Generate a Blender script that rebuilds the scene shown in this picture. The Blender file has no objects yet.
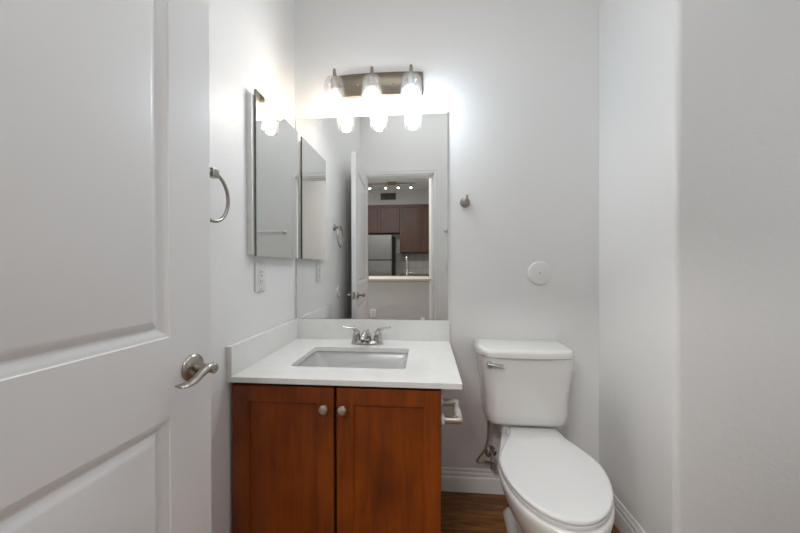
import bpy, bmesh, math, random
from mathutils import Vector, Matrix
random.seed(7)
PI = math.pi
S = bpy.context.scene
COL = S.collection

# ------------------------------------------------------------------ camera
cam_data = bpy.data.cameras.new('camera')
cam = bpy.data.objects.new('camera', cam_data); COL.objects.link(cam)
cam_data.sensor_width = 36.0; cam_data.lens = 36.0 * 315.0 / 800.0
cam_data.clip_start = 0.02; cam_data.clip_end = 60
YAW, PITCH, ROLL = 0.0838, -0.0054, -0.0017
cam.matrix_world = Matrix.Translation((0.6741, -1.5751, 1.1178)) @ Matrix.Rotation(YAW, 4, 'Z') @ Matrix.Rotation(PI/2 + PITCH, 4, 'X') @ Matrix.Rotation(ROLL, 4, 'Z')
S.camera = cam

# ------------------------------------------------------------------ world, exposure, large lights
w = bpy.data.worlds.new('world'); S.world = w; w.use_nodes = True
w.node_tree.nodes['Background'].inputs[0].default_value = (1, 1, 1, 1)
w.node_tree.nodes['Background'].inputs[1].default_value = 0.2
S.view_settings.view_transform = 'Standard'
S.view_settings.look = 'None'
S.view_settings.gamma = 1.0
S.view_settings.use_curve_mapping = False
S.view_settings.exposure = 0.35

def area(name, loc, rot, sx, sy, power, color=(1, 1, 1)):
    d = bpy.data.lights.new(name, 'AREA'); d.shape = 'RECTANGLE'; d.size = sx; d.size_y = sy
    d.energy = power; d.color = color
    o = bpy.data.objects.new(name, d); COL.objects.link(o); o.location = loc; o.rotation_euler = rot
    return o
BULBS = (52.0, 90.0, 142.0)
area('bathroom_fill_light', (0.80, -1.10, 2.72), (0, 0, 0), 1.3, 0.9, 4.4, (0.97, 0.985, 1))  # unseen overhead fill, added to even out the bulb light
area('alcove_fill_light', (2.33, -1.05, 1.3), (0, PI/2, 0), 1.8, 0.9, 1.3, (0.96, 0.98, 1))  # added side fill for door and left wall; the alcove has no window
area('hall_fill_light', (-0.35, -2.75, 2.72), (0, 0, 0), 1.3, 0.3, 52.0, (1, 0.985, 0.96))  # added fill, brightens the hall and spills through the doorway; no fixture modelled
area('kitchen_fill_light', (0.1, -3.7, 2.72), (0, 0, 0), 1.6, 0.6, 3.5, (1, 0.95, 0.88))  # added soft fill for the kitchen, separate from the track spots

# ------------------------------------------------------------------ materials
def srgb(r, g, b):
    f = lambda c: (c/255/12.92) if c/255 <= 0.04045 else ((c/255+0.055)/1.055)**2.4
    return (f(r), f(g), f(b), 1)
def mat(name, col, rough=0.5, metal=0.0, spec=0.5, coat=0.0):
    m = bpy.data.materials.new(name); m.use_nodes = True
    b = m.node_tree.nodes['Principled BSDF']
    b.inputs['Base Color'].default_value = col; b.inputs['Roughness'].default_value = rough
    b.inputs['Metallic'].default_value = metal; b.inputs['Specular IOR Level'].default_value = spec
    b.inputs['Coat Weight'].default_value = coat
    b.inputs['Coat Roughness'].default_value = 0.08
    return m
def nodes(m): return m.node_tree.nodes, m.node_tree.links, m.node_tree.nodes['Principled BSDF']
def coords(m, scale=(1, 1, 1), rot=(0, 0, 0)):
    n, l, b = nodes(m)
    t = n.new('ShaderNodeTexCoord'); mp = n.new('ShaderNodeMapping')
    mp.inputs['Scale'].default_value = scale; mp.inputs['Rotation'].default_value = rot
    l.new(t.outputs['Object'], mp.inputs['Vector']); return mp.outputs['Vector']
def noise(m, vec, scale, detail=3, rough=0.5, dist=0.0):
    n, l, b = nodes(m)
    t = n.new('ShaderNodeTexNoise'); t.inputs['Scale'].default_value = scale; t.inputs['Detail'].default_value = detail
    t.inputs['Roughness'].default_value = rough; t.inputs['Distortion'].default_value = dist
    l.new(vec, t.inputs['Vector']); return t.outputs['Fac']
def ramp(m, fac, stops):
    n, l, b = nodes(m)
    r = n.new('ShaderNodeValToRGB'); e = r.color_ramp.elements
    while len(e) < len(stops): e.new(0.5)
    for el, (p, c) in zip(e, stops): el.position = p; el.color = c
    l.new(fac, r.inputs['Fac']); return r.outputs['Color']
def bump(m, fac, strength, dist=0.002):
    n, l, b = nodes(m)
    u = n.new('ShaderNodeBump'); u.inputs['Strength'].default_value = strength; u.inputs['Distance'].default_value = dist
    l.new(fac, u.inputs['Height']); l.new(u.outputs['Normal'], b.inputs['Normal'])

def wall_paint(name, col, strength=0.20, rough=0.42):
    m = mat(name, col, rough, spec=0.4); n, l, b = nodes(m)
    v = coords(m)
    a = noise(m, v, 22, 4, 0.55, 0.6); c = noise(m, v, 110, 2, 0.5)
    mx = n.new('ShaderNodeMath'); mx.operation = 'MULTIPLY_ADD'; mx.inputs[1].default_value = 0.25
    l.new(c, mx.inputs[0]); l.new(a, mx.inputs[2])
    bump(m, mx.outputs[0], strength, 0.006)
    return m
M = {}
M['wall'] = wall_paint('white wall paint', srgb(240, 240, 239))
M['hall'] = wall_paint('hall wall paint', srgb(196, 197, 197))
M['ceiling'] = wall_paint('ceiling paint', srgb(243, 243, 242), 0.3, 0.7)
M['trim'] = mat('white trim paint', srgb(240, 240, 239), 0.32)
M['door'] = mat('white door paint', srgb(240, 240, 240), 0.34)
v = coords(M['door'], (1, 1, 1)); bump(M['door'], noise(M['door'], v, 40, 3), 0.05, 0.002)
M['porcelain'] = mat('white porcelain', srgb(231, 230, 227), 0.14, spec=0.6, coat=0.3)
M['sink_white'] = mat('white sink china', srgb(248, 248, 247), 0.16)
M['seat'] = mat('white toilet seat plastic', srgb(229, 229, 228), 0.24)
M['nickel'] = mat('brushed nickel', srgb(168, 163, 156), 0.28, 1.0)
M['pale_nickel'] = mat('pale satin nickel', srgb(206, 200, 192), 0.32, 1.0)
M['faucet'] = mat('satin faucet nickel', srgb(190, 188, 184), 0.22, 1.0)
M['chrome'] = mat('chrome', srgb(200, 200, 200), 0.12, 1.0)
M['plate'] = mat('bronze nickel plate', srgb(142, 132, 118), 0.33, 1.0)
n, l, b = nodes(M['plate']); b.inputs['Anisotropic'].default_value = 0.6
M['mirror'] = mat('mirror silver', (0.82, 0.83, 0.82, 1), 0.0, 1.0)
M['mirror_edge'] = mat('mirror edge', srgb(110, 118, 114), 0.2, 0.6)
M['plastic'] = mat('white plastic', srgb(230, 229, 225), 0.3)
M['clear_plastic'] = mat('clear clip plastic', srgb(225, 226, 224), 0.15)
M['dark'] = mat('dark slot', srgb(30, 28, 27), 0.6)
M['hose'] = mat('braided hose', srgb(176, 168, 154), 0.4, 0.5)
M['grout'] = mat('caulk', srgb(215, 213, 208), 0.6)
# quartz worktop
q = M['quartz'] = mat('white quartz', srgb(233, 232, 229), 0.14, spec=0.55, coat=0.2)
v = coords(q); n, l, b = nodes(q)
c = ramp(q, noise(q, v, 14, 6, 0.65, 0.8), [(0.0, srgb(228, 227, 224)), (0.36, srgb(236, 235, 233)), (0.55, srgb(240, 240, 238)), (1, srgb(242, 241, 240))])
l.new(c, b.inputs['Base Color'])
# cherry wood
def wood(name, stops, rough=0.32, sc=(14, 14, 1.2), coat=0.25):
    m = mat(name, srgb(100, 50, 25), rough, coat=coat); n, l, b = nodes(m)
    v = coords(m, sc)
    f1 = noise(m, v, 3.0, 6, 0.6, 0.4)
    v2 = coords(m, (1, 1, 0.8)); f2 = noise(m, v2, 5.5, 3, 0.5)
    mx = n.new('ShaderNodeMath'); mx.operation = 'MULTIPLY_ADD'; mx.inputs[1].default_value = 0.45
    l.new(f1, mx.inputs[0])
    m2 = n.new('ShaderNodeMath'); m2.operation = 'MULTIPLY'; m2.inputs[1].default_value = 0.55
    l.new(f2, m2.inputs[0]); l.new(m2.outputs[0], mx.inputs[2])
    l.new(ramp(m, mx.outputs[0], stops), b.inputs['Base Color'])
    bump(m, f1, 0.04, 0.001)
    return m
M['cherry'] = wood('cherry stained wood', [(0.30, srgb(86, 34, 1)), (0.46, srgb(122, 54, 2)), (0.58, srgb(142, 66, 4)), (0.75, srgb(158, 78, 6))], 0.42, coat=0.0)
M['cherry_dark'] = wood('dark cherry wood', [(0.30, srgb(46, 20, 6)), (0.5, srgb(66, 30, 9)), (0.7, srgb(84, 40, 13))], 0.45, coat=0.0)
# plank floor
fl = M['floor'] = mat('brown plank floor', srgb(90, 60, 35), 0.38); n, l, b = nodes(fl)
v = coords(fl)
br = n.new('ShaderNodeTexBrick'); l.new(v, br.inputs['Vector'])
br.inputs['Scale'].default_value = 1.0; br.inputs['Brick Width'].default_value = 0.9; br.inputs['Row Height'].default_value = 0.12
br.inputs['Mortar Size'].default_value = 0.0012; br.inputs['Mortar Smooth'].default_value = 0.3; br.offset = 0.37
br.inputs['Color1'].default_value = (0.25, 0.25, 0.25, 1); br.inputs['Color2'].default_value = (0.8, 0.8, 0.8, 1); br.inputs['Mortar'].default_value = (0, 0, 0, 1)
vg = coords(fl, (1.5, 16, 1)); g = noise(fl, vg, 5, 6, 0.6, 0.8)
mx = n.new('ShaderNodeMath'); mx.operation = 'MULTIPLY_ADD'; mx.inputs[1].default_value = 0.22
l.new(br.outputs['Color'], mx.inputs[0])
m2 = n.new('ShaderNodeMath'); m2.operation = 'MULTIPLY'; m2.inputs[1].default_value = 0.85; l.new(g, m2.inputs[0]); l.new(m2.outputs[0], mx.inputs[2])
l.new(ramp(fl, mx.outputs[0], [(0.25, srgb(58, 32, 10)), (0.45, srgb(102, 62, 24)), (0.58, srgb(134, 86, 38)), (0.75, srgb(158, 108, 56))]), b.inputs['Base Color'])
bump(fl, g, 0.12, 0.002)
# steel, tile, granite
st = M['steel'] = mat('brushed steel', srgb(126, 126, 125), 0.28, 1.0)
ti = M['tile'] = mat('grey tile', srgb(150, 145, 138), 0.35); n, l, b = nodes(ti)
v = coords(ti, rot=(PI/2, 0, 0)); br = n.new('ShaderNodeTexBrick'); l.new(v, br.inputs['Vector'])
br.inputs['Scale'].default_value = 1; br.inputs['Brick Width'].default_value = 0.15; br.inputs['Row Height'].default_value = 0.15; br.offset = 0
br.inputs['Mortar Size'].default_value = 0.004
br.inputs['Color1'].default_value = srgb(168, 163, 155); br.inputs['Color2'].default_value = srgb(156, 152, 144); br.inputs['Mortar'].default_value = srgb(120, 116, 110)
l.new(br.outputs['Color'], b.inputs['Base Color'])
M['granite'] = mat('pale counter stone', srgb(205, 200, 188), 0.3)
M['dark_stone'] = mat('dark counter stone', srgb(60, 54, 50), 0.3)

def emission(name, col, strength):
    m = bpy.data.materials.new(name); m.use_nodes = True; nt = m.node_tree; nt.nodes.clear()
    o = nt.nodes.new('ShaderNodeOutputMaterial'); e = nt.nodes.new('ShaderNodeEmission')
    e.inputs[0].default_value = col; e.inputs[1].default_value = strength; nt.links.new(e.outputs[0], o.inputs[0]); return m
M['bulb_warm'] = emission('warm bulb', (1.0, 0.83, 0.66, 1), BULBS[0])
M['bulb_neutral'] = emission('neutral bulb', (1.0, 0.93, 0.88, 1), BULBS[1])
M['bulb_cool'] = emission('cool bulb', (0.72, 0.87, 1.0, 1), BULBS[2])
M['spot_face'] = emission('track lamp face', (1.0, 0.93, 0.82, 1), 12)
def thin_glass(name, milky, tint):
    m = bpy.data.materials.new(name); m.use_nodes = True; nt = m.node_tree; nt.nodes.clear(); n = nt.nodes; l = nt.links
    o = n.new('ShaderNodeOutputMaterial'); t = n.new('ShaderNodeBsdfTransparent'); g = n.new('ShaderNodeBsdfGlossy')
    t.inputs[0].default_value = tint; g.inputs['Roughness'].default_value = 0.03
    d = n.new('ShaderNodeBsdfTranslucent'); d.inputs[0].default_value = (0.95, 0.95, 0.95, 1)
    lw = n.new('ShaderNodeLayerWeight'); lw.inputs['Blend'].default_value = 0.22
    mp = n.new('ShaderNodeMath'); mp.operation = 'MULTIPLY'; mp.inputs[1].default_value = 0.8; l.new(lw.outputs['Facing'], mp.inputs[0])
    m1 = n.new('ShaderNodeMixShader'); m1.inputs[0].default_value = milky; l.new(t.outputs[0], m1.inputs[1]); l.new(d.outputs[0], m1.inputs[2])
    m2 = n.new('ShaderNodeMixShader'); l.new(mp.outputs[0], m2.inputs[0]); l.new(m1.outputs[0], m2.inputs[1]); l.new(g.outputs[0], m2.inputs[2])
    l.new(m2.outputs[0], o.inputs[0]); return m
M['glass'] = thin_glass('clear shade glass', 0.03, (0.97, 0.97, 0.97, 1))

# ------------------------------------------------------------------ mesh helpers
def new(): return bmesh.new()
def box(bm, x0, x1, y0, y1, z0, z1, bev=0.0, seg=2):
    r = bmesh.ops.create_cube(bm, size=1.0, matrix=Matrix.Translation(((x0+x1)/2, (y0+y1)/2, (z0+z1)/2)) @ Matrix.Diagonal((abs(x1-x0), abs(y1-y0), abs(z1-z0), 1)))
    if bev > 0:
        es = list({e for vv in r['verts'] for e in vv.link_edges})
        bmesh.ops.bevel(bm, geom=es, offset=bev, segments=seg, affect='EDGES', profile=0.7)
def frame_of(axis):
    a = Vector(axis).normalized(); t = Vector((0, 0, 1)) if abs(a.z) < 0.9 else Vector((1, 0, 0))
    u = a.cross(t).normalized(); return u, a.cross(u).normalized(), a
def loft(bm, rings, cap0=True, cap1=True, closed=True):
    vs = [[bm.verts.new(p) for p in r] for r in rings]; n = len(vs[0])
    for i in range(len(vs)-1):
        for j in range(n if closed else n-1):
            bm.faces.new((vs[i][j], vs[i][(j+1) % n], vs[i+1][(j+1) % n], vs[i+1][j]))
    if cap0: bm.faces.new(list(reversed(vs[0])))
    if cap1: bm.faces.new(vs[-1])
    return vs
def lathe(bm, prof, origin, axis=(0, 0, 1), n=32, cap=True):
    u, v, a = frame_of(axis); o = Vector(origin)
    rings = [[o + a*h + (u*math.cos(2*PI*k/n) + v*math.sin(2*PI*k/n))*max(r, 1e-5) for k in range(n)] for r, h in prof]
    loft(bm, rings, cap, cap)
def tube(bm, pts, rad, n=14, cap=True):
    pts = [Vector(p) for p in pts]; R = rad if isinstance(rad, (list, tuple)) else [rad]*len(pts)
    rings = []; u = None
    for i, p in enumerate(pts):
        d = (pts[min(i+1, len(pts)-1)] - pts[max(i-1, 0)]).normalized()
        if u is None: u = frame_of(d)[0]
        u = (u - d*u.dot(d)).normalized(); v = d.cross(u)
        rr = R[i]; ra, rb = rr if isinstance(rr, tuple) else (rr, rr)
        rings.append([p + u*math.cos(2*PI*k/n)*ra + v*math.sin(2*PI*k/n)*rb for k in range(n)])
    loft(bm, rings, cap, cap)
def spline(pts, m=8):
    P = [Vector(p) for p in pts]; out = []
    for i in range(len(P)-1):
        p0 = P[max(i-1, 0)]; p1 = P[i]; p2 = P[i+1]; p3 = P[min(i+2, len(P)-1)]
        for k in range(m):
            t = k/m
            out.append(0.5*((2*p1)+(-p0+p2)*t+(2*p0-5*p1+4*p2-p3)*t*t+(-p0+3*p1-3*p2+p3)*t**3))
    out.append(P[-1]); return out
def obj(name, bm, m, parent=None, smooth=35, kind=None, mats=None):
    bmesh.ops.recalc_face_normals(bm, faces=bm.faces[:])
    me = bpy.data.meshes.new(name); bm.to_mesh(me); bm.free()
    for mm in (mats or [m]): me.materials.append(mm)
    if smooth:
        for p in me.polygons: p.use_smooth = True
        try: me.set_sharp_from_angle(angle=math.radians(smooth))
        except Exception: pass
    o = bpy.data.objects.new(name, me); COL.objects.link(o)
    if parent:
        o.parent = parent
        root = parent
        off = Vector((0, 0, 0))
        while root: off += root.location; root = root.parent
        if parent.get('keep') is None and parent.rotation_euler.z == 0:
            me.transform(Matrix.Translation(-off))
    if kind: o['kind'] = kind
    return o
def tag(o, label, cat, group=None):
    o['label'] = label; o['category'] = cat
    if group: o['group'] = group
    return o
def thing(name, label, cat, loc=(0, 0, 0), group=None):
    o = bpy.data.objects.new(name, None); COL.objects.link(o); o.location = loc; o.empty_display_size = 0.05
    return tag(o, label, cat, group)
def struct(name, bm, m, smooth=35): return obj(name, bm, m, None, smooth, 'structure')
def sbox(name, m, *a, **k):
    bm = new(); box(bm, *a, **k); return struct(name, bm, m)

# ------------------------------------------------------------------ dimensions
WR = 1.493          # right wall
YB = -0.468          # outside corner of right wall
L = 1.641            # entry wall inner face at y=-L
H = 2.74
XF = 2.35            # far right wall of the wide part
TE = 0.115           # entry wall thickness
DX0, DX1, DH = 0.040, 0.750, 2.036
KY = -5.25
T = 0.1

# ------------------------------------------------------------------ structure
sbox('floor', M['floor'], -1.6, 2.6, KY-T, T, -0.1, 0.0)
sbox('ceiling', M['ceiling'], -1.6, 2.6, KY-T, T, H, H+0.1)
sbox('wall_back', M['wall'], -T, XF+T, 0, T, 0, H)
sbox('wall_left', M['wall'], -T, 0, -L-TE, 0, 0, H)
# right wall with the bullnose outside corner
bm = new()
R = 0.02
pts = [(WR, 0.0)]
for k in range(9):
    a = PI + (PI/2)*k/8
    pts.append((WR+R+R*math.cos(a), YB+R+R*math.sin(a)))
pts += [(XF+T, YB), (XF+T, 0.0)]
loft(bm, [[(x, y, 0.0) for x, y in pts], [(x, y, H) for x, y in pts]])
struct('wall_right', bm, M['wall'], 50)
sbox('wall_alcove', M['wall'], XF, XF+T, -L, YB, 0, H)
# entry wall with the opening
bm = new()
box(bm, 0, DX0-0.0, -L-TE, -L, 0, DH+0.0)
box(bm, DX1, XF, -L-TE, -L, 0, H)
box(bm, 0, DX1, -L-TE, -L, DH, H)
struct('wall_entry', bm, M['wall'])
# jamb lining + stop
bm = new()
box(bm, DX0-0.001, DX0+0.012, -L-TE-0.002, -L+0.002, 0, DH)
box(bm, DX1-0.012, DX1+0.001, -L-TE-0.002, -L+0.002, 0, DH)
box(bm, DX0, DX1, -L-TE-0.002, -L+0.002, DH-0.012, DH+0.001)
box(bm, DX1-0.024, DX1-0.011, -L-0.075, -L-0.04, 0, DH-0.012, 0.002)
box(bm, DX0+0.012, DX1-0.012, -L-0.075, -L-0.04, DH-0.024, DH-0.011, 0.002)
struct('trim_jamb', bm, M['trim'])
def casing(name, pts, y, sgn, wd=0.057):
    # mitred moulding, profile across the width
    prof = [(0, 0.004), (0.004, 0.010), (0.018, 0.012), (0.024, 0.009), (0.030, 0.013), (0.050, 0.017), (0.057, 0.016), (0.057, 0.0)]
    prof = [(a*wd/0.057, b) for a, b in prof]
    (x0, x1, zt) = pts
    bm = new()
    rings = []
    prof = [(0, 0.0)] + prof
    for st in range(4):
        ring = []
        for a, b in prof:
            if st == 0: p = (x0-a, y+sgn*b, 0)
            elif st == 1: p = (x0-a, y+sgn*b, zt+a)
            elif st == 2: p = (x1+a, y+sgn*b, zt+a)
            else: p = (x1+a, y+sgn*b, 0)
            ring.append(p)
        rings.append(ring)
    loft(bm, rings)
    return struct(name, bm, M['trim'], 30)
bm = new()
prof = [(0, 0), (0, 0.004), (0.004, 0.010), (0.018, 0.012), (0.024, 0.009), (0.030, 0.013), (0.050, 0.017), (0.057, 0.016), (0.057, 0.0)]
sl = (DX0-0.001)/0.057
rings = [[(DX0-a*sl, -L+b, 0) for a, b in prof], [(DX0-a*sl, -L+b, DH+a) for a, b in prof],
         [(DX1+a, -L+b, DH+a) for a, b in prof], [(DX1+a, -L+b, 0) for a, b in prof]]
loft(bm, rings); struct('trim_casing', bm, M['trim'], 30)

# baseboards: profile (out, z)
BB = [(0, 0), (0.014, 0), (0.014, 0.066), (0.0125, 0.072), (0.0095, 0.076), (0.0105, 0.081), (0.0105, 0.088), (0.0080, 0.093), (0.0060, 0.097), (0.0065, 0.104), (0.0045, 0.110), (0, 0.111)]
def baseboard(name, stations):
    # stations: (corner point, direction of 'out' scaled)
    bm = new(); loft(bm, [[(p[0]+o[0]*a, p[1]+o[1]*a, z) for a, z in BB] for p, o in stations])
    struct(name, bm, M['trim'], 30)
baseboard('baseboard_back', [((0.722, 0), (0, -1)), ((WR, 0), (-1, -1))])
baseboard('baseboard_right', [((WR, 0), (-1, -1)), ((WR, YB), (-1, -1)), ((XF, YB), (-1, -1))])
baseboard('baseboard_alcove', [((XF, YB), (-1, -1)), ((XF, -L), (-1, 1))])
baseboard('baseboard_entry', [((XF, -L), (-1, 1)), ((DX1+0.057, -L), (0, 1))])
baseboard('baseboard_left', [((0, -L+0.018), (1, 0)), ((0, -0.555), (1, 0))])

# hall and kitchen shell (seen through the doorway in the mirror)
KW = 0.712
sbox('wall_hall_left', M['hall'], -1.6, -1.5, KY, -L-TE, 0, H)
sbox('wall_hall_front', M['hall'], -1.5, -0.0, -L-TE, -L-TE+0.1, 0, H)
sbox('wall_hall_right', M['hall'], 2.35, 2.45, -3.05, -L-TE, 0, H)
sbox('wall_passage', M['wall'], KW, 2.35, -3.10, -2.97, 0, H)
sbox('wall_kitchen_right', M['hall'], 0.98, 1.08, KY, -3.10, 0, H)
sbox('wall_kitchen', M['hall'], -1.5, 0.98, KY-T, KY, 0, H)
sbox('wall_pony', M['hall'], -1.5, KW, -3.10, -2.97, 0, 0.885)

# ------------------------------------------------------------------ the open door
hx, hy = 0.076, -1.620
ex, ey = 0.134, -0.8285
DW = math.hypot(ex-hx, ey-hy); ang = math.atan2(ey-hy, ex-hx)
door = bpy.data.objects.new('door_1', None)
TH = 0.035; D0, D1 = 0.012, 1.988
bm = new()
def panel_face(side):
    # side 0: y=0 (faces -y local); side 1: y=TH
    def P(u, z, d): return bm.verts.new((u, (d if side == 0 else TH-d), z))
    st = 0.115; pans = [(st, DW-st, 0.200, 0.791), (st, DW-st, 0.963, 1.870)]
    us = [0, st, DW-st, DW]; zs = [D0, 0.200, 0.791, 0.963, 1.870, D1]
    for i in range(3):
        for j in range(5):
            if i == 1 and j in (1, 3): continue
            bm.faces.new([P(us[i], zs[j], 0), P(us[i+1], zs[j], 0), P(us[i+1], zs[j+1], 0), P(us[i], zs[j+1], 0)])
    prof = [(0, 0), (0.0015, 0.0028), (0.006, 0.0036), (0.012, 0.0056), (0.018, 0.0102), (0.021, 0.0112), (0.023, 0.0112), (0.031, 0.0060), (0.039, 0.0018), (0.042, 0.0010)]
    for (a, b_, c, d) in pans:
        rings = []
        for o, dd in prof:
            rings.append([P(a+o, c+o, dd), P(b_-o, c+o, dd), P(b_-o, d-o, dd), P(a+o, d-o, dd)])
        for r0, r1 in zip(rings, rings[1:]):
            for k in range(4): bm.faces.new([r0[k], r0[(k+1) % 4], r1[(k+1) % 4], r1[k]])
        bm.faces.new(rings[-1])
panel_face(0); panel_face(1)
bmesh.ops.remove_doubles(bm, verts=bm.verts[:], dist=1e-6)
for x in (0, DW):
    bm.faces.new([bm.verts.new(p) for p in ((x, 0, D0), (x, TH, D0), (x, TH, D1), (x, 0, D1))])
for z in (D0, D1):
    bm.faces.new([bm.verts.new(p) for p in ((0, 0, z), (DW, 0, z), (DW, TH, z), (0, TH, z))])
bmesh.ops.remove_doubles(bm, verts=bm.verts[:], dist=1e-6)
door = obj('door_1', bm, M['door'], None, 25, 'structure')
door.location = (hx, hy, 0); door.rotation_euler = (0, 0, ang)
def chd(name, bm, m, parent, smooth=35):
    o = obj(name, bm, m, None, smooth); o.parent = parent; return o
HU, HZ = DW-0.057, 0.880
for side in (-1, 1):
    y0 = 0.0 if side < 0 else TH
    Y = lambda d: y0 + side*d
    hb = new(); lathe(hb, [(0.0, 0), (0.031, 0), (0.031, 0.002), (0.0295, 0.005), (0.026, 0.009), (0.016, 0.0125), (0.0, 0.0125)], (HU, y0, HZ), (0, side, 0), 40)
    ro = chd('door_handle', hb, M['nickel'], door)
    nb = new()
    NL = 0.061 if side < 0 else 0.042
    lathe(nb, [(0.0, 0.010), (0.0105, 0.010), (0.0095, 0.018), (0.0095, 0.030), (0.0105, NL-0.006), (0.0115, NL-0.002), (0.0095, NL), (0.004, NL), (0.0035, NL-0.004), (0, NL-0.004)], (HU, y0, HZ), (0, side, 0), 24)
    sb = spline([(HU+0.004, Y(NL-0.011), HZ+0.002), (HU-0.014, Y(NL-0.010), HZ+0.004), (HU-0.028, Y(NL-0.012), HZ-0.002), (HU-0.042, Y(NL-0.016), HZ-0.012), (HU-0.055, Y(NL-0.020), HZ-0.0165), (HU-0.066, Y(NL-0.022), HZ-0.0165), (HU-0.077, Y(NL-0.023), HZ-0.0150)], 6)
    m_ = len(sb)-1
    tube(nb, sb, [((0.0100*(1-t)+0.0120*t if t < .9 else 0.0100), (0.0100*(1-t)+0.0026*t)) for t in [i/m_ for i in range(m_+1)]], 16)
    chd('lever', nb, M['nickel'], ro)
lb = new(); box(lb, DW, DW+0.0015, 0.006, TH-0.006, HZ-0.028, HZ+0.028, 0.0005); box(lb, DW+0.001, DW+0.009, 0.011, TH-0.013, HZ-0.009, HZ+0.009, 0.002)
chd('latch_plate', lb, M['nickel'], door)
for z in (0.25, 1.02, 1.80):
    hb = new(); lathe(hb, [(0.0, 0), (0.006, 0), (0.006, 0.09), (0.0, 0.09)], (-0.006, -0.002, z-0.045), (0, 0, 1), 12)
    chd('hinge', hb, M['nickel'], door)

# ------------------------------------------------------------------ vanity cabinet
CT, CB = 0.742, 0.723
CW, CD = 0.787, 0.568
van = thing('vanity_cabinet', 'cherry stained wooden vanity cabinet with two doors under the white worktop', 'cabinet', (0.365, -0.27, 0))
bm = new()
fx0, fx1, fy = 0.010, 0.722, -0.534
box(bm, fx0, fx0+0.016, fy+0.001, -0.003, 0.0, CB)
box(bm, fx1-0.016, fx1, fy+0.001, -0.003, 0.0, CB, 0.001)
box(bm, fx0, fx1, -0.012, -0.004, 0.09, CB)
box(bm, fx0, fx1, fy+0.01, -0.005, 0.09, 0.105)
box(bm, fx0, fx1, fy+0.06, fy+0.07, 0.0, 0.095)
obj('body', bm, M['cherry'], van)
bm = new()
box(bm, fx0, fx0+0.035, fy-0.0, fy+0.019, 0.09, CB); box(bm, fx1-0.035, fx1, fy, fy+0.019, 0.09, CB)
box(bm, fx0, fx1, fy, fy+0.019, CB-0.045, CB); box(bm, fx0, fx1, fy, fy+0.019, 0.09, 0.125); box(bm, 0.35, 0.392, fy, fy+0.019, 0.09, CB)
obj('face_frame', bm, M['cherry_dark'], van)
def shaker(x0, x1, z0, z1, knobx):
    bm = new(); s = 0.057; yb, yf = fy-0.001, fy-0.020
    # frame ring front with stepped inner edge, and recessed panel
    def rect(o, y): return [(x0+o, y, z0+o), (x1-o, y, z0+o), (x1-o, y, z1-o), (x0+o, y, z1-o)]
    loft(bm, [rect(0, yb), rect(0, yf+0.002), rect(0.002, yf), rect(s-0.004, yf), rect(s-0.003, yf+0.002), rect(s, yf+0.003), rect(s+0.001, yf+0.009)], True, True)
    d = obj('cabinet_door', bm, M['cherry'], van, 25)
    kb = new(); lathe(kb, [(0, 0), (0.007, 0), (0.0055, 0.005), (0.0055, 0.011), (0.009, 0.015), (0.0145, 0.019), (0.0155, 0.023), (0.0135, 0.027), (0.008, 0.0295), (0, 0.030)], (knobx, yf, 0.645), (0, -1, 0), 28)
    obj('knob', kb, M['pale_nickel'], d)
shaker(0.012, 0.366, 0.10, 0.709, 0.338)
shaker(0.376, 0.720, 0.10, 0.709, 0.400)

# worktop with sink opening
def rrect(x0, x1, y0, y1, r, z, n=6):
    out = []
    for cx, cy, a0 in ((x1-r, y1-r, 0), (x0+r, y1-r, PI/2), (x0+r, y0+r, PI), (x1-r, y0+r, 1.5*PI)):
        for k in range(n+1):
            a = a0+PI/2*k/n; out.append((cx+r*math.cos(a), cy+r*math.sin(a), z))
    return out
SX0, SX1, SY0, SY1 = 0.167, 0.598, -0.446, -0.166
top = thing('vanity_worktop', 'white quartz vanity worktop with backsplash and side splash and rectangular sink cutout', 'worktop', (0.39, -0.28, CB))
bm = new()
def ringfill(outer, inner, z):
    a = [bm.verts.new((p[0], p[1], z)) for p in outer]; b_ = [bm.verts.new((p[0], p[1], z)) for p in inner]
    n_ = len(a)
    for i in range(n_): bm.faces.new((a[i], a[(i+1) % n_], b_[(i+1) % n_], b_[i]))
    return a, b_
inn = rrect(SX0, SX1, SY0, SY1, 0.018, CT)
e = 0.0015
def outer_for(x0, x1, y0, y1):
    return rrect(x0, x1, y0, y1, 0.003, CT)
out0 = outer_for(0.001, CW, -CD, -0.001)
out1 = outer_for(0.001+e, CW-e, -CD+e, -0.001-e)
a1, b1 = ringfill(out1, inn, CT)
a0 = [bm.verts.new((p[0], p[1], CT-e)) for p in out0]
a2 = [bm.verts.new((p[0], p[1], CB)) for p in out0]; b2 = [bm.verts.new((p[0], p[1], CB)) for p in inn]
n_ = len(a1)
for i in range(n_):
    j = (i+1) % n_
    bm.faces.new((a1[i], a1[j], a0[j], a0[i])); bm.faces.new((a0[i], a0[j], a2[j], a2[i]))
    bm.faces.new((b1[i], b1[j], b2[j], b2[i])); bm.faces.new((a2[i], a2[j], b2[j], b2[i]))
obj('slab', bm, M['quartz'], top, 30)
bm = new(); box(bm, 0.001, CW, -0.020, -0.001, CT, CT+0.1016, 0.001); obj('backsplash', bm, M['quartz'], top)
bm = new(); box(bm, 0.001, 0.020, -CD, -0.0205, CT, CT+0.1016, 0.001); obj('side_splash', bm, M['quartz'], top)
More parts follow.
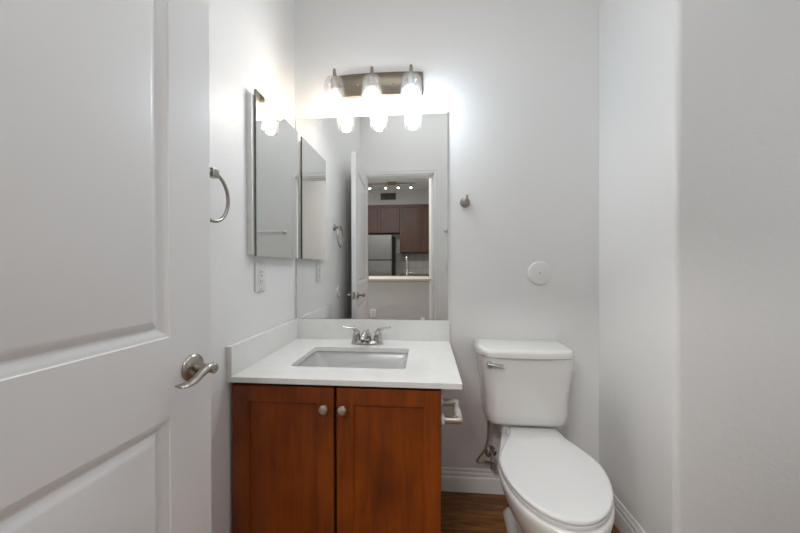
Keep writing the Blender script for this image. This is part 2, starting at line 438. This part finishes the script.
# sink basin
snk = thing('sink_basin', 'white rectangular undermount sink basin set below the worktop cutout', 'sink', (0.383, -0.306, 0.58))
bm = new()
def rr(o, z, r=0.02): return rrect(SX0-0.004+o, SX1+0.004-o, SY0-0.004+o, SY1+0.004-o, r, z)
loft(bm, [rr(-0.02, CB-0.001), rr(0, CB-0.001), rr(0.001, CB-0.004), rr(0.008, CB-0.020, 0.03), rr(0.024, CB-0.050, 0.04), rr(0.045, CB-0.080, 0.045), rr(0.068, CB-0.100, 0.05), rr(0.10, CB-0.112, 0.03), rr(0.125, CB-0.116, 0.012),
          ], False, True)
bmesh.ops.solidify(bm, geom=bm.faces[:], thickness=-0.006)
obj('bowl', bm, M['sink_white'], snk, 40)
bm = new(); lathe(bm, [(0, 0), (0.022, 0), (0.022, 0.002), (0.017, 0.003), (0.015, 0.0015), (0, 0.0015)], (0.383, -0.306, CB-0.1155), (0, 0, 1)); obj('drain', bm, M['chrome'], snk)

# faucet
FX, FY = 0.393, -0.098
fa = thing('bathroom_faucet', 'brushed nickel two handle faucet standing behind the white sink', 'faucet', (FX, FY, CT))
bm = new()
def oval(a, b_, z, n=40): return [(FX+a*math.copysign(abs(math.cos(t))**0.75, math.cos(t)), FY+b_*math.copysign(abs(math.sin(t))**0.8, math.sin(t)), z) for t in [2*PI*k/n for k in range(n)]]
loft(bm, [oval(0.076, 0.026, CT), oval(0.076, 0.026, CT+0.006), oval(0.072, 0.023, CT+0.014), oval(0.064, 0.018, CT+0.018)])
obj('base', bm, M['faucet'], fa)
for s in (-1, 1):
    bm = new(); cx = FX+s*0.051
    lathe(bm, [(0, 0.014), (0.0215, 0.014), (0.0205, 0.022), (0.0175, 0.040), (0.0155, 0.052), (0.0125, 0.058), (0, 0.059)], (cx, FY, CT), (0, 0, 1), 24)
    pp = spline([(cx-s*0.004, FY, CT+0.048), (cx+s*0.006, FY-0.001, CT+0.066), (cx+s*0.020, FY-0.004, CT+0.075), (cx+s*0.040, FY-0.008, CT+0.078), (cx+s*0.062, FY-0.013, CT+0.083)], 5)
    m_ = len(pp)-1
    tube(bm, pp, [((0.012*(1-i/m_)+0.0065*i/m_), (0.012*(1-i/m_)**2+0.0038)) for i in range(m_+1)], 14)
    obj('faucet_handle', bm, M['faucet'], fa)
bm = new()
pp = spline([(FX, FY+0.004, CT+0.010), (FX, FY-0.004, CT+0.038), (FX, FY-0.028, CT+0.054), (FX, FY-0.062, CT+0.058), (FX, FY-0.090, CT+0.050), (FX-0.001, FY-0.100, CT+0.039)], 6)
m_ = len(pp)-1
tube(bm, pp, [(0.020*(1-i/m_)+0.0125*i/m_, 0.021*(1-i/m_)+0.0115*i/m_) for i in range(m_+1)], 20)
sp = obj('spout', bm, M['faucet'], fa)
bm = new(); lathe(bm, [(0, 0), (0.010, 0), (0.010, 0.006), (0, 0.006)], (FX, FY-0.1005, CT+0.032), (0, -0.25, 1), 18); obj('aerator', bm, M['chrome'], sp)
bm = new(); tube(bm, [(FX, FY+0.019, CT+0.012), (FX, FY+0.019, CT+0.062)], 0.0022, 10); lathe(bm, [(0, 0), (0.004, 0.001), (0.005, 0.006), (0.003, 0.011), (0, 0.012)], (FX, FY+0.019, CT+0.058), (0, 0, 1), 14)
obj('lift_rod', bm, M['faucet'], fa)

# ------------------------------------------------------------------ toilet paper holder on the cabinet side
tp = thing('toilet_paper_holder', 'empty nickel toilet paper holder on the right side of the vanity cabinet', 'paper holder', (0.722, -0.44, 0.60))
for y in (-0.375, -0.510):
    bm = new(); lathe(bm, [(0, 0), (0.022, 0), (0.022, 0.003), (0.017, 0.008), (0.0125, 0.012), (0.0125, 0.022), (0.0125, 0.056), (0.0130, 0.064), (0.0095, 0.070), (0, 0.071)], (0.7225, y, 0.597), (1, 0, 0), 24)
    obj('post', bm, M['pale_nickel'], tp)
bm = new(); lathe(bm, [(0, 0), (0.004, 0), (0.004, 0.008), (0.0120, 0.010), (0.0130, 0.060), (0.0110, 0.062), (0.0095, 0.116), (0.004, 0.118), (0.004, 0.126), (0, 0.126)], (0.722+0.060, -0.5055, 0.597), (0, 1, 0), 20)
tag_r = obj('roller', bm, M['plastic'], tp)
tag_r['label'] = 'white plastic roller'

# ------------------------------------------------------------------ big mirror with clips
mi = thing('wall_mirror', 'large frameless rectangular mirror above the backsplash on the back wall', 'mirror', (0.394, -0.001, 0.845))
bm = new(); box(bm, 0.0105, 0.778, -0.0065, -0.0015, 0.846, 1.866, 0.0)
me_ = obj('glass_pane', bm, None, mi, 0, mats=[M['mirror_edge'], M['mirror']])
for p in me_.data.polygons:
    if p.normal.y < -0.9: p.material_index = 1
for (x, z) in ((0.130, 1.866), (0.655, 1.872), (0.766, 1.868), (0.125, 0.8455), (0.655, 0.8455)):
    up_ = 1 if z > 1 else -1
    bm = new(); box(bm, x-0.010, x+0.010, -0.010, -0.0068, z-(0.008 if up_ > 0 else 0.001), z+(0.004 if up_ > 0 else 0.010), 0.002); 
    if up_ > 0: box(bm, x-0.010, x+0.010, -0.010, -0.0005, z+0.0005, z+0.006, 0.002)
    obj('mirror_clip', bm, M['clear_plastic'], mi)

# medicine cabinet
mc = thing('medicine_cabinet', 'shallow medicine cabinet with a mirrored door on the left wall', 'cabinet', (0.0, -0.235, 1.15))
bm = new(); box(bm, 0.0005, 0.0200, -0.440, -0.034, 1.158, 1.764, 0.001); obj('body', bm, M['plastic'], mc)
bm = new(); box(bm, 0.0215, 0.0294, -0.424, -0.034, 1.151, 1.787, 0.0)
md = obj('mirrored_door', bm, None, mc, 0, mats=[M['mirror_edge'], M['mirror']])
for p in md.data.polygons:
    if p.normal.x > 0.9: p.material_index = 1
bm = new(); box(bm, 0.020, 0.0215, -0.42, -0.04, 1.17, 1.76); obj('gasket', bm, M['plastic'], mc)

# ------------------------------------------------------------------ vanity light
vl = thing('vanity_light', 'three lamp brushed metal vanity light bar above the wall mirror', 'light fixture', (0.44, 0, 2.015))
bm = new()
def plate_ring(y, o): return [(x, y, z) for x, z, _ in rrect(0.222+o, 0.658-o, 1.960+o, 2.072-o, 0.004, 0)]
ring0 = []
n_ = 24
rings = []
for k in range(n_+1):
    t = k/n_; x = 0.222+0.436*t
    yb = -0.0075-0.016*math.sin(PI*t)**0.5
    rings.append([(x, -0.0005, 1.960), (x, yb+0.001, 1.960), (x, yb, 1.9615), (x, yb, 2.0705), (x, yb+0.001, 2.072), (x, -0.0005, 2.072)])
loft(bm, rings); obj('backplate', bm, M['plate'], vl, 40)
for x in (0.333, 0.513):
    bm = new(); lathe(bm, [(0, 0), (0.005, 0), (0.005, 0.003), (0.0025, 0.008), (0, 0.009)], (x, -0.0225, 2.014), (0, -1, 0), 14); obj('thumb_screw', bm, M['nickel'], vl)
SYL = -0.112
for x, bmat in ((0.242, 'bulb_warm'), (0.421, 'bulb_neutral'), (0.604, 'bulb_cool')):
    bm = new()
    lathe(bm, [(0, 0), (0.012, 0), (0.011, 0.006), (0.0065, 0.010), (0.0065, 0.080), (0, 0.080)], (x, -0.020, 2.024), (0, -1, 0), 20)
    lathe(bm, [(0, -0.022), (0.0068, -0.022), (0.0078, -0.010), (0.0078, 0.016), (0.0066, 0.020), (0.0066, 0.026), (0.0052, 0.029), (0, 0.030)], (x, SYL, 2.015), (0, 0, 1), 20)
    obj('lamp_arm', bm, M['plate'], vl)
    bm = new(); lathe(bm, [(0, 0.0), (0.020, 0.0), (0.021, -0.004), (0.019, -0.008), (0.0165, -0.046), (0, -0.046)], (x, SYL, 1.996), (0, 0, 1), 28); obj('socket', bm, M['nickel'], vl)
    # thick clear shade: outer wall then inner wall
    bm = new()
    out = [(0.010, 2.004), (0.024, 2.001), (0.036, 1.993), (0.044, 1.980), (0.048, 1.960), (0.0495, 1.935), (0.0495, 1.910), (0.0480, 1.885), (0.0455, 1.864), (0.0425, 1.850), (0.0405, 1.846)]
    inn_ = [(0.0375, 1.848), (0.0385, 1.862), (0.0395, 1.885), (0.0398, 1.912), (0.0395, 1.938), (0.0375, 1.965), (0.030, 1.985), (0.018, 1.993), (0.010, 1.994)]
    lathe(bm, [(r, z) for r, z in out+inn_], (x, SYL, 0), (0, 0, 1), 40, cap=False)
    obj('glass_shade', bm, M['glass'], vl, 60)
    bm = new(); lathe(bm, [(0, 1.952), (0.012, 1.952), (0.0135, 1.944), (0.020, 1.932), (0.0268, 1.919), (0.0285, 1.911), (0, 1.911)], (x, SYL, 0), (0, 0, 1), 28)
    lc = obj('bulb_collar', bm, M['plastic'], vl, 60)
    bm = new(); lathe(bm, [(0, 1.9105), (0.0300, 1.9105), (0.0305, 1.904), (0.0295, 1.894), (0.0260, 1.882), (0.019, 1.872), (0.010, 1.867), (0, 1.866)], (x, SYL, 0), (0, 0, 1), 28)
    obj('light_bulb', bm, M[bmat], vl, 60)

# ------------------------------------------------------------------ towel ring, outlet, bumper, hook, disc
tr = thing('towel_ring', 'round brushed nickel towel ring on the left wall behind the open door', 'towel ring', (0, -0.69, 1.40))
bm = new(); lathe(bm, [(0, 0), (0.026, 0), (0.026, 0.003), (0.022, 0.009), (0.012, 0.013), (0.010, 0.02), (0.010, 0.040), (0, 0.041)], (0.0005, -0.695, 1.392), (1, 0, 0), 28)
box(bm, 0.036, 0.058, -0.708, -0.680, 1.376, 1.402, 0.003)
obj('mount', bm, M['nickel'], tr)
bm = new(); cpt = Vector((0.048, -0.697, 1.320)); rad = 0.072
ringpts = [[cpt + Vector((0, math.cos(a)*(rad+0.0055*math.cos(b_)), math.sin(a)*(rad+0.0055*math.cos(b_)))) + Vector((0.0055*math.sin(b_), 0, 0)) for b_ in [2*PI*j/12 for j in range(12)]] for a in [2*PI*i/64 for i in range(64)]]
ringpts.append(ringpts[0]); loft(bm, ringpts, False, False); bmesh.ops.remove_doubles(bm, verts=bm.verts[:], dist=1e-6)
obj('ring', bm, M['nickel'], tr, 60)

ot = thing('outlet', 'white GFCI outlet plate on the left wall below the medicine cabinet', 'outlet', (0, -0.352, 1.07))
bm = new(); box(bm, 0.0005, 0.0065, -0.390, -0.313, 1.012, 1.130, 0.0025); obj('cover_plate', bm, M['plastic'], ot)
bm = new(); box(bm, 0.0065, 0.0085, -0.369, -0.334, 1.037, 1.105, 0.0008); obj('receptacle', bm, M['plastic'], ot)
for zc in (1.053, 1.090):
    for a, b_, c_, d_ in ((-0.361, -0.3585, -0.005, 0.005), (-0.3465, -0.344, -0.004, 0.004), (-0.3545, -0.350, -0.0115, -0.008)):
        bm = new(); box(bm, 0.0084, 0.0089, a, b_, zc+c_, zc+d_); obj('slot', bm, M['dark'], ot)
bm = new(); box(bm, 0.0084, 0.0092, -0.358, -0.345, 1.0725, 1.0755); obj('test_button', bm, M['dark'], ot)
for zc in (1.021, 1.121):
    bm = new(); lathe(bm, [(0, 0), (0.003, 0), (0.003, 0.0005), (0, 0.0005)], (0.0066, -0.3515, zc), (1, 0, 0), 10); obj('screw', bm, M['nickel'], ot)

bm = new(); lathe(bm, [(0, 0), (0.042, 0), (0.044, 0.004), (0.040, 0.010), (0.030, 0.008), (0, 0.0065)], (0.0005, -0.800, 0.915), (1, 0, 0), 36)
tag(obj('wall_bumper', bm, M['plastic']), 'round white bumper on the left wall behind the door handle, seen in the mirror', 'wall bumper')

rh = thing('robe_hook', 'small round nickel robe hook on the back wall right of the mirror', 'hook', (0.864, 0, 1.427))
bm = new(); lathe(bm, [(0, 0), (0.024, 0), (0.025, 0.003), (0.022, 0.010), (0.012, 0.014), (0, 0.014)], (0.864, -0.0005, 1.424), (0, -1, 0), 32); obj('base', bm, M['nickel'], rh)
bm = new(); tube(bm, spline([(0.864, -0.012, 1.424), (0.864, -0.030, 1.416), (0.866, -0.043, 1.420), (0.867, -0.048, 1.436), (0.867, -0.047, 1.450)], 5), 0.0062, 14); obj('hook', bm, M['nickel'], rh)

dc = thing('cover_disc', 'flat round white blank cover disc screwed to the back wall above the toilet', 'cover plate', (1.221, 0, 1.077))
bm = new(); lathe(bm, [(0, 0), (0.055, 0), (0.056, 0.003), (0.0545, 0.0075), (0.051, 0.009), (0, 0.0095)], (1.218, -0.0005, 1.077), (0, -1, 0), 56); obj('disc', bm, M['wall'], dc, 50)
bm = new(); lathe(bm, [(0, 0), (0.0035, 0), (0.003, 0.0012), (0, 0.0014)], (1.218, -0.0098, 1.077), (0, -1, 0), 12); obj('screw', bm, M['nickel'], dc)

# towel bar and light switch on the entry wall (seen in the mirrors)
tb = thing('towel_bar', 'white towel bar on the entry wall, visible only in the mirrors', 'towel bar', (1.15, -L, 1.46))
for x in (0.870, 1.45):
    bm = new(); lathe(bm, [(0, 0), (0.024, 0), (0.024, 0.004), (0.016, 0.010), (0.011, 0.014), (0.011, 0.058), (0.014, 0.064), (0.014, 0.076), (0, 0.078)], (x, -L+0.0005, 1.462), (0, 1, 0), 24); obj('post', bm, M['plastic'], tb)
bm = new(); tube(bm, [(0.872, -L+0.068, 1.462), (1.448, -L+0.068, 1.462)], 0.0105, 16); obj('bar', bm, M['plastic'], tb)
sw = thing('light_switch', 'white light switch plate on the entry wall beside the doorway', 'switch', (0.9, -L, 1.1))
bm = new(); box(bm, 0.862, 0.978, -L+0.0005, -L+0.006, 1.055, 1.172, 0.0025); obj('cover_plate', bm, M['plastic'], sw)
for x in (0.897, 0.943):
    bm = new(); box(bm, x-0.0165, x+0.0165, -L+0.006, -L+0.010, 1.080, 1.147, 0.001); obj('rocker', bm, M['plastic'], sw)
bm = new(); box(bm, DX1-0.0135, DX1-0.0118, -L-0.033, -L-0.003, 0.85, 0.91); box(bm, DX1-0.0125, DX1-0.012, -L-0.003, -L+0.004, 0.862, 0.898)
tag(obj('strike_plate', bm, M['nickel']), 'small nickel strike plate on the right door jamb, seen in the mirror', 'strike plate')

# ------------------------------------------------------------------ toilet
TX = 1.103
to = thing('toilet', 'white two piece toilet with closed lid beside the vanity cabinet', 'toilet', (TX, -0.36, 0))
def trr(hw, y0, y1, r, z, n=8, front=None):
    return [(TX+p[0], p[1], z) for p in rrect(-hw, hw, y0, y1, r, z, n)]
bm = new()
loft(bm, [trr(0.135, -0.180, -0.055, 0.03, 0.428), trr(0.158, -0.198, -0.040, 0.035, 0.432), trr(0.169, -0.206, -0.032, 0.04, 0.446), trr(0.174, -0.210, -0.028, 0.045, 0.480),
          trr(0.178, -0.213, -0.024, 0.05, 0.56), trr(0.189, -0.217, -0.020, 0.05, 0.65), trr(0.194, -0.219, -0.018, 0.05, 0.723)])
obj('tank', bm, M['porcelain'], to, 60)
def lidring(o, z):
    # D-shaped outline: wide at the back, chamfered front corners
    pts = [(-0.203+o, -0.012-o), (-0.203+o, -0.150), (-0.190+o*0.8, -0.196+o*0.4), (-0.160+o*0.4, -0.222+o*0.9), (-0.08, -0.231+o), (0, -0.233+o), (0.08, -0.231+o), (0.160-o*0.4, -0.222+o*0.9), (0.190-o*0.8, -0.196+o*0.4), (0.203-o, -0.150), (0.203-o, -0.012-o)]
    P3 = [Vector((a, b_, 0)) for a, b_ in pts]
    sm = [P3[0]] + spline(P3[1:-1], 4) + [P3[-1]]
    return [(TX+p.x, p.y, z) for p in sm]
bm = new(); loft(bm, [lidring(0.004, 0.724), lidring(0.0, 0.727), lidring(0.0, 0.743), lidring(0.003, 0.752), lidring(0.010, 0.757), lidring(0.022, 0.759)])
obj('tank_lid', bm, M['porcelain'], to, 50)
bm = new()
hx0, hz0 = TX-0.163, 0.697
lathe(bm, [(0, 0), (0.013, 0), (0.013, 0.006), (0.010, 0.011), (0, 0.012)], (hx0, -0.216, hz0), (0, -1, 0), 20)
pp = spline([(hx0-0.012, -0.232, hz0+0.001), (hx0+0.015, -0.232, hz0+0.001), (hx0+0.040, -0.233, hz0-0.001), (hx0+0.052, -0.233, hz0-0.002)], 5)
tube(bm, pp, [(0.005+0.006*min(1, i/6), 0.006) for i in range(len(pp))], 12)
obj('flush_lever', bm, M['chrome'], to)
# egg outlines
def egg(a, yc, bf, yb, hb, z, dx=0.0, n=48):
    """half width a at yc; front reach bf; back edge y=yb with half width hb"""
    pts = []
    nf = n//2
    for k in range(nf+1):
        t = PI*k/nf
        pts.append((TX+dx+a*math.cos(t), yc-bf*math.sin(t)**1.0, z))
    nb = 10
    for k in range(1, nb+1):
        s = k/nb; f = 1-(1-hb/a)*(s*s*(3-2*s))*0.6-(1-hb/a)*0.4*s
        pts.append((TX+dx-a*f, yc+(yb-yc)*s, z))
    m_ = 4
    for k in range(1, m_): pts.append((TX+dx-hb+2*hb*k/m_, yb, z))
    for k in range(nb, 0, -1):
        s = k/nb; f = 1-(1-hb/a)*(s*s*(3-2*s))*0.6-(1-hb/a)*0.4*s
        pts.append((TX+dx+a*f, yc+(yb-yc)*s, z))
    return [(x+0.006+0.080*(y+0.40)*(1 if z > 0.02 else 0.5), y, z) for x, y, z in pts]
YC = -0.422
LZ = 0.418
bm = new()
loft(bm, [egg(0.172, YC, 0.258, -0.184, 0.089, LZ-0.014), egg(0.175, YC, 0.262, -0.182, 0.091, LZ-0.011), egg(0.175, YC, 0.262, -0.182, 0.091, LZ-0.004), egg(0.172, YC, 0.258, -0.184, 0.089, LZ-0.0005), egg(0.164, YC, 0.248, -0.19, 0.092, LZ+0.0005), egg(0.10, YC, 0.17, -0.26, 0.06, LZ+0.003)])
obj('lid', bm, M['seat'], to, 50)
bm = new()
loft(bm, [egg(0.168, YC, 0.256, -0.19, 0.097, LZ-0.030), egg(0.173, YC, 0.261, -0.187, 0.10, LZ-0.027), egg(0.173, YC, 0.261, -0.187, 0.10, LZ-0.019), egg(0.169, YC, 0.256, -0.19, 0.097, LZ-0.016)])
obj('seat', bm, M['seat'], to, 50)
bm = new()
bw = [ # z, a, yc, bf, yb, hb
 (0.000, 0.112, -0.36, 0.205, -0.14, 0.105), (0.012, 0.114, -0.36, 0.208, -0.138, 0.107), (0.035, 0.108, -0.36, 0.200, -0.14, 0.10), (0.052, 0.095, -0.36, 0.185, -0.16, 0.080),
 (0.110, 0.086, -0.37, 0.180, -0.19, 0.062), (0.180, 0.098, -0.39, 0.200, -0.18, 0.065), (0.240, 0.126, -0.41, 0.228, -0.15, 0.085), (0.290, 0.152, -0.42, 0.248, -0.12, 0.108), (0.335, 0.168, -0.425, 0.262, -0.10, 0.112),
 (0.365, 0.175, -0.425, 0.268, -0.09, 0.115), (0.380, 0.176, -0.425, 0.268, -0.08, 0.116), (0.386, 0.172, -0.425, 0.264, -0.08, 0.114)]
loft(bm, [egg(a, yc, bf, yb, hb, z) for z, a, yc, bf, yb, hb in bw])
obj('bowl', bm, M['porcelain'], to, 60)
bm = new(); loft(bm, [trr(0.105, -0.175, -0.06, 0.02, 0.380), trr(0.105, -0.175, -0.06, 0.02, 0.433)]); obj('tank_mount', bm, M['porcelain'], to, 50)
for s in (-1, 1):
    bm = new(); lathe(bm, [(0, 0), (0.014, 0), (0.014, 0.008), (0.009, 0.016), (0, 0.018)], (TX+s*0.098, -0.33, 0.020), (0, 0, 1), 18); obj('bolt_cap', bm, M['plastic'], to)
    bm = new(); box(bm, TX+s*0.075-0.014, TX+s*0.075+0.014, -0.200, -0.178, 0.386, 0.411, 0.005); obj('hinge', bm, M['seat'], to)

# water supply valve and hose
vv = thing('supply_valve', 'nickel water shutoff valve on the back wall below the toilet tank', 'valve', (0.984, 0, 0.185))
bm = new(); lathe(bm, [(0, 0), (0.030, 0), (0.029, 0.004), (0.018, 0.010), (0.009, 0.012), (0.009, 0.045), (0, 0.045)], (0.986, -0.0005, 0.200), (0, -1, 0), 28)
lathe(bm, [(0, 0), (0.012, 0), (0.013, 0.004), (0.013, 0.026), (0.010, 0.030), (0, 0.030)], (0.986, -0.040, 0.199), (0, -1, 0), 20)
obj('escutcheon', bm, M['chrome'], vv)
bm = new(); tube(bm, [(0.986, -0.052, 0.199), (0.986, -0.052, 0.168)], 0.008, 14); tube(bm, [(0.986, -0.055, 0.175), (0.945, -0.055, 0.181)], 0.0075, 14)
obj('valve_body', bm, M['nickel'], vv)
bm = new(); lathe(bm, [(0, 0), (0.014, 0), (0.0155, 0.003), (0.0155, 0.008), (0.013, 0.011), (0, 0.011)], (0.986, -0.070, 0.168), (0, -1, 0), 14)
obj('valve_knob', bm, M['nickel'], vv)
bm = new(); tube(bm, spline([(0.946, -0.055, 0.181), (0.916, -0.056, 0.180), (0.918, -0.062, 0.200), (0.945, -0.075, 0.250), (0.958, -0.085, 0.310), (0.960, -0.09, 0.372), (0.962, -0.095, 0.438)], 8), 0.0058, 12)
tag(obj('supply_hose', bm, M['hose']), 'braided water supply hose curving up to the toilet tank', 'hose')

# ------------------------------------------------------------------ kitchen beyond the doorway
def kcab(x0, x1, z0, z1, doors, label):
    t = thing('kitchen_wall_cabinet', label, 'cabinet', ((x0+x1)/2, -5.09, z0), 'kitchen wall cabinets')
    bm = new(); box(bm, x0+0.001, x1-0.001, KY+0.001, -4.97, z0, z1); obj('body', bm, M['cherry_dark'], t)
    for a, b_ in doors:
        bm = new(); y = -4.968
        def rect(o, yy): return [(a+o, yy, z0+0.004+o), (b_-o, yy, z0+0.004+o), (b_-o, yy, z1-0.004-o), (a+o, yy, z1-0.004-o)]
        loft(bm, [rect(0.003, y), rect(0.003, y+0.020), rect(0.055, y+0.020), rect(0.058, y+0.010)]); obj('cabinet_door', bm, M['cherry_dark'], t, 25)
kcab(-0.93, 0.115, 1.78, 2.37, [(-0.93, -0.345), (-0.335, 0.115)], 'short dark cherry kitchen cabinet above the refrigerator, seen in the mirror')
kcab(0.118, 0.975, 1.372, 2.37, [(0.118, 0.552), (0.556, 0.975)], 'tall dark cherry kitchen wall cabinet above the tiles, seen in the mirror')
fr = thing('refrigerator', 'stainless steel top freezer refrigerator in the kitchen, seen in the mirror', 'refrigerator', (-0.3, -4.9, 0))
bm = new(); box(bm, -0.62, 0.010, KY+0.02, -4.56, 0.02, 1.70, 0.004); obj('body', bm, M['dark'], fr)
for z0, z1 in ((0.06, 1.205), (1.215, 1.70)):
    bm = new(); box(bm, -0.62, 0.004, -4.56, -4.50, z0, z1, 0.012, 3); d = obj('refrigerator_door', bm, M['steel'], fr)
    bm = new(); zz = (0.75, 1.15) if z0 < 1 else (1.27, 1.55)
    tube(bm, spline([(-0.57, -4.50, zz[0]), (-0.57, -4.45, zz[0]+0.02), (-0.57, -4.45, zz[1]-0.02), (-0.57, -4.50, zz[1])], 4), 0.011, 10); obj('handle', bm, M['steel'], d)
bm = new(); box(bm, 0.02, 0.978, KY+0.002, KY+0.012, 0.92, 1.37); tag(obj('tile_backsplash', bm, M['tile']), 'grey square tile backsplash under the kitchen wall cabinets, seen in the mirror', 'backsplash')
kb = thing('kitchen_base_cabinet', 'dark cherry kitchen base cabinet with dark counter right of the refrigerator', 'cabinet', (0.55, -4.95, 0))
bm = new(); box(bm, 0.14, 0.975, KY+0.015, -4.64, 0.0, 0.88); obj('body', bm, M['cherry_dark'], kb)
bm = new(); box(bm, 0.14, 0.975, KY+0.014, -4.61, 0.881, 0.918, 0.004); obj('counter', bm, M['dark_stone'], kb)
for a, b_ in ((0.15, 0.555), (0.56, 0.965)):
    bm = new(); box(bm, a, b_, -4.639, -4.62, 0.12, 0.87, 0.003); obj('cabinet_door', bm, M['cherry_dark'], kb)
bm = new()
box(bm, -1.49, KW-0.002, -4.06, -2.945, 0.888, 0.920, 0.004); box(bm, KW-0.004, 0.745, -2.968, -2.945, 0.888, 0.920, 0.004)
tag(obj('bar_counter', bm, M['granite']), 'pale stone bar counter on the half wall between hall and kitchen', 'counter')
bm = new(); box(bm, -1.49, KW-0.03, -4.02, -3.42, 0.0, 0.886); tag(obj('kitchen_island_base', bm, M['cherry_dark']), 'dark cherry base cabinet run under the bar counter', 'cabinet')
kf = thing('kitchen_faucet', 'tall chrome kitchen faucet on the bar counter, seen in the mirror', 'faucet', (0.335, -3.93, 0.92))
bm = new(); lathe(bm, [(0, 0), (0.035, 0), (0.035, 0.006), (0.022, 0.014), (0.020, 0.09), (0.014, 0.10), (0, 0.10)], (0.335, -3.93, 0.921), (0, 0, 1), 20); obj('base', bm, M['chrome'], kf)
bm = new(); tube(bm, spline([(0.335, -3.93, 1.0), (0.335, -3.93, 1.18), (0.335, -3.90, 1.25), (0.335, -3.85, 1.27), (0.335, -3.80, 1.25), (0.335, -3.78, 1.19)], 5), 0.014, 12); obj('spout', bm, M['chrome'], kf)
bm = new(); tube(bm, [(0.35, -3.93, 0.975), (0.43, -3.93, 0.985)], 0.009, 10); obj('faucet_handle', bm, M['chrome'], kf)
# track light
tk = thing('track_light', 'ceiling track light with four small spots in the kitchen, seen in the mirror', 'light fixture', (0, -4.6, H))
bm = new(); tube(bm, [(-0.62, -4.6, 2.712), (0.46, -4.6, 2.712)], 0.008, 10); obj('track', bm, M['plate'], tk)
bm = new(); box(bm, -0.085, 0.085, -4.65, -4.55, 2.700, 2.739, 0.004); obj('canopy', bm, M['plate'], tk)
for x, tx in ((-0.438, -0.03), (-0.119, 0.02), (0.128, 0.03), (0.374, 0.0)):
    bm = new(); tube(bm, [(x, -4.6, 2.71), (x, -4.6, 2.67)], 0.006, 8); lathe(bm, [(0, 0.0), (0.014, 0.0), (0.024, -0.02), (0.028, -0.060), (0.024, -0.060), (0, -0.045)], (x, -4.6, 2.675), (tx, -0.45, 1), 18)
    h = obj('spot_head', bm, M['plate'], tk)
    bm = new(); lathe(bm, [(0, -0.0605), (0.0225, -0.0605), (0.018, -0.068), (0, -0.070)], (x, -4.6, 2.675), (tx, -0.45, 1), 16); obj('spot_bulb', bm, M['spot_face'], h)
vn = thing('air_vent', 'dark louvred air vent on the kitchen wall above the cabinets', 'vent', (-0.15, KY, 2.6))
bm = new(); box(bm, -0.32, 0.02, KY+0.001, KY+0.006, 2.525, 2.677); obj('backing', bm, M['dark'], vn)
bm = new()
box(bm, -0.33, 0.03, KY+0.001, KY+0.012, 2.515, 2.527); box(bm, -0.33, 0.03, KY+0.001, KY+0.012, 2.675, 2.687); box(bm, -0.33, -0.318, KY+0.001, KY+0.012, 2.515, 2.687); box(bm, 0.018, 0.03, KY+0.001, KY+0.012, 2.515, 2.687)
obj('frame', bm, M['hall'], vn)
for k in range(13):
    x = -0.306+k*0.026; bm = new(); box(bm, x-0.002, x+0.002, KY+0.006, KY+0.011, 2.527, 2.675); obj('louvre', bm, M['plate'], vn)
po = thing('outlet', 'white outlet on the half wall below the bar counter', 'outlet', (-0.10, -2.97, 0.42))
bm = new(); box(bm, -0.140, -0.062, -2.9695, -2.964, 0.358, 0.476, 0.002); obj('cover_plate', bm, M['plastic'], po)
for zc in (0.397, 0.437):
    bm = new(); box(bm, -0.117, -0.085, -2.964, -2.962, zc-0.014, zc+0.014, 0.002); obj('receptacle', bm, M['hall'], po)
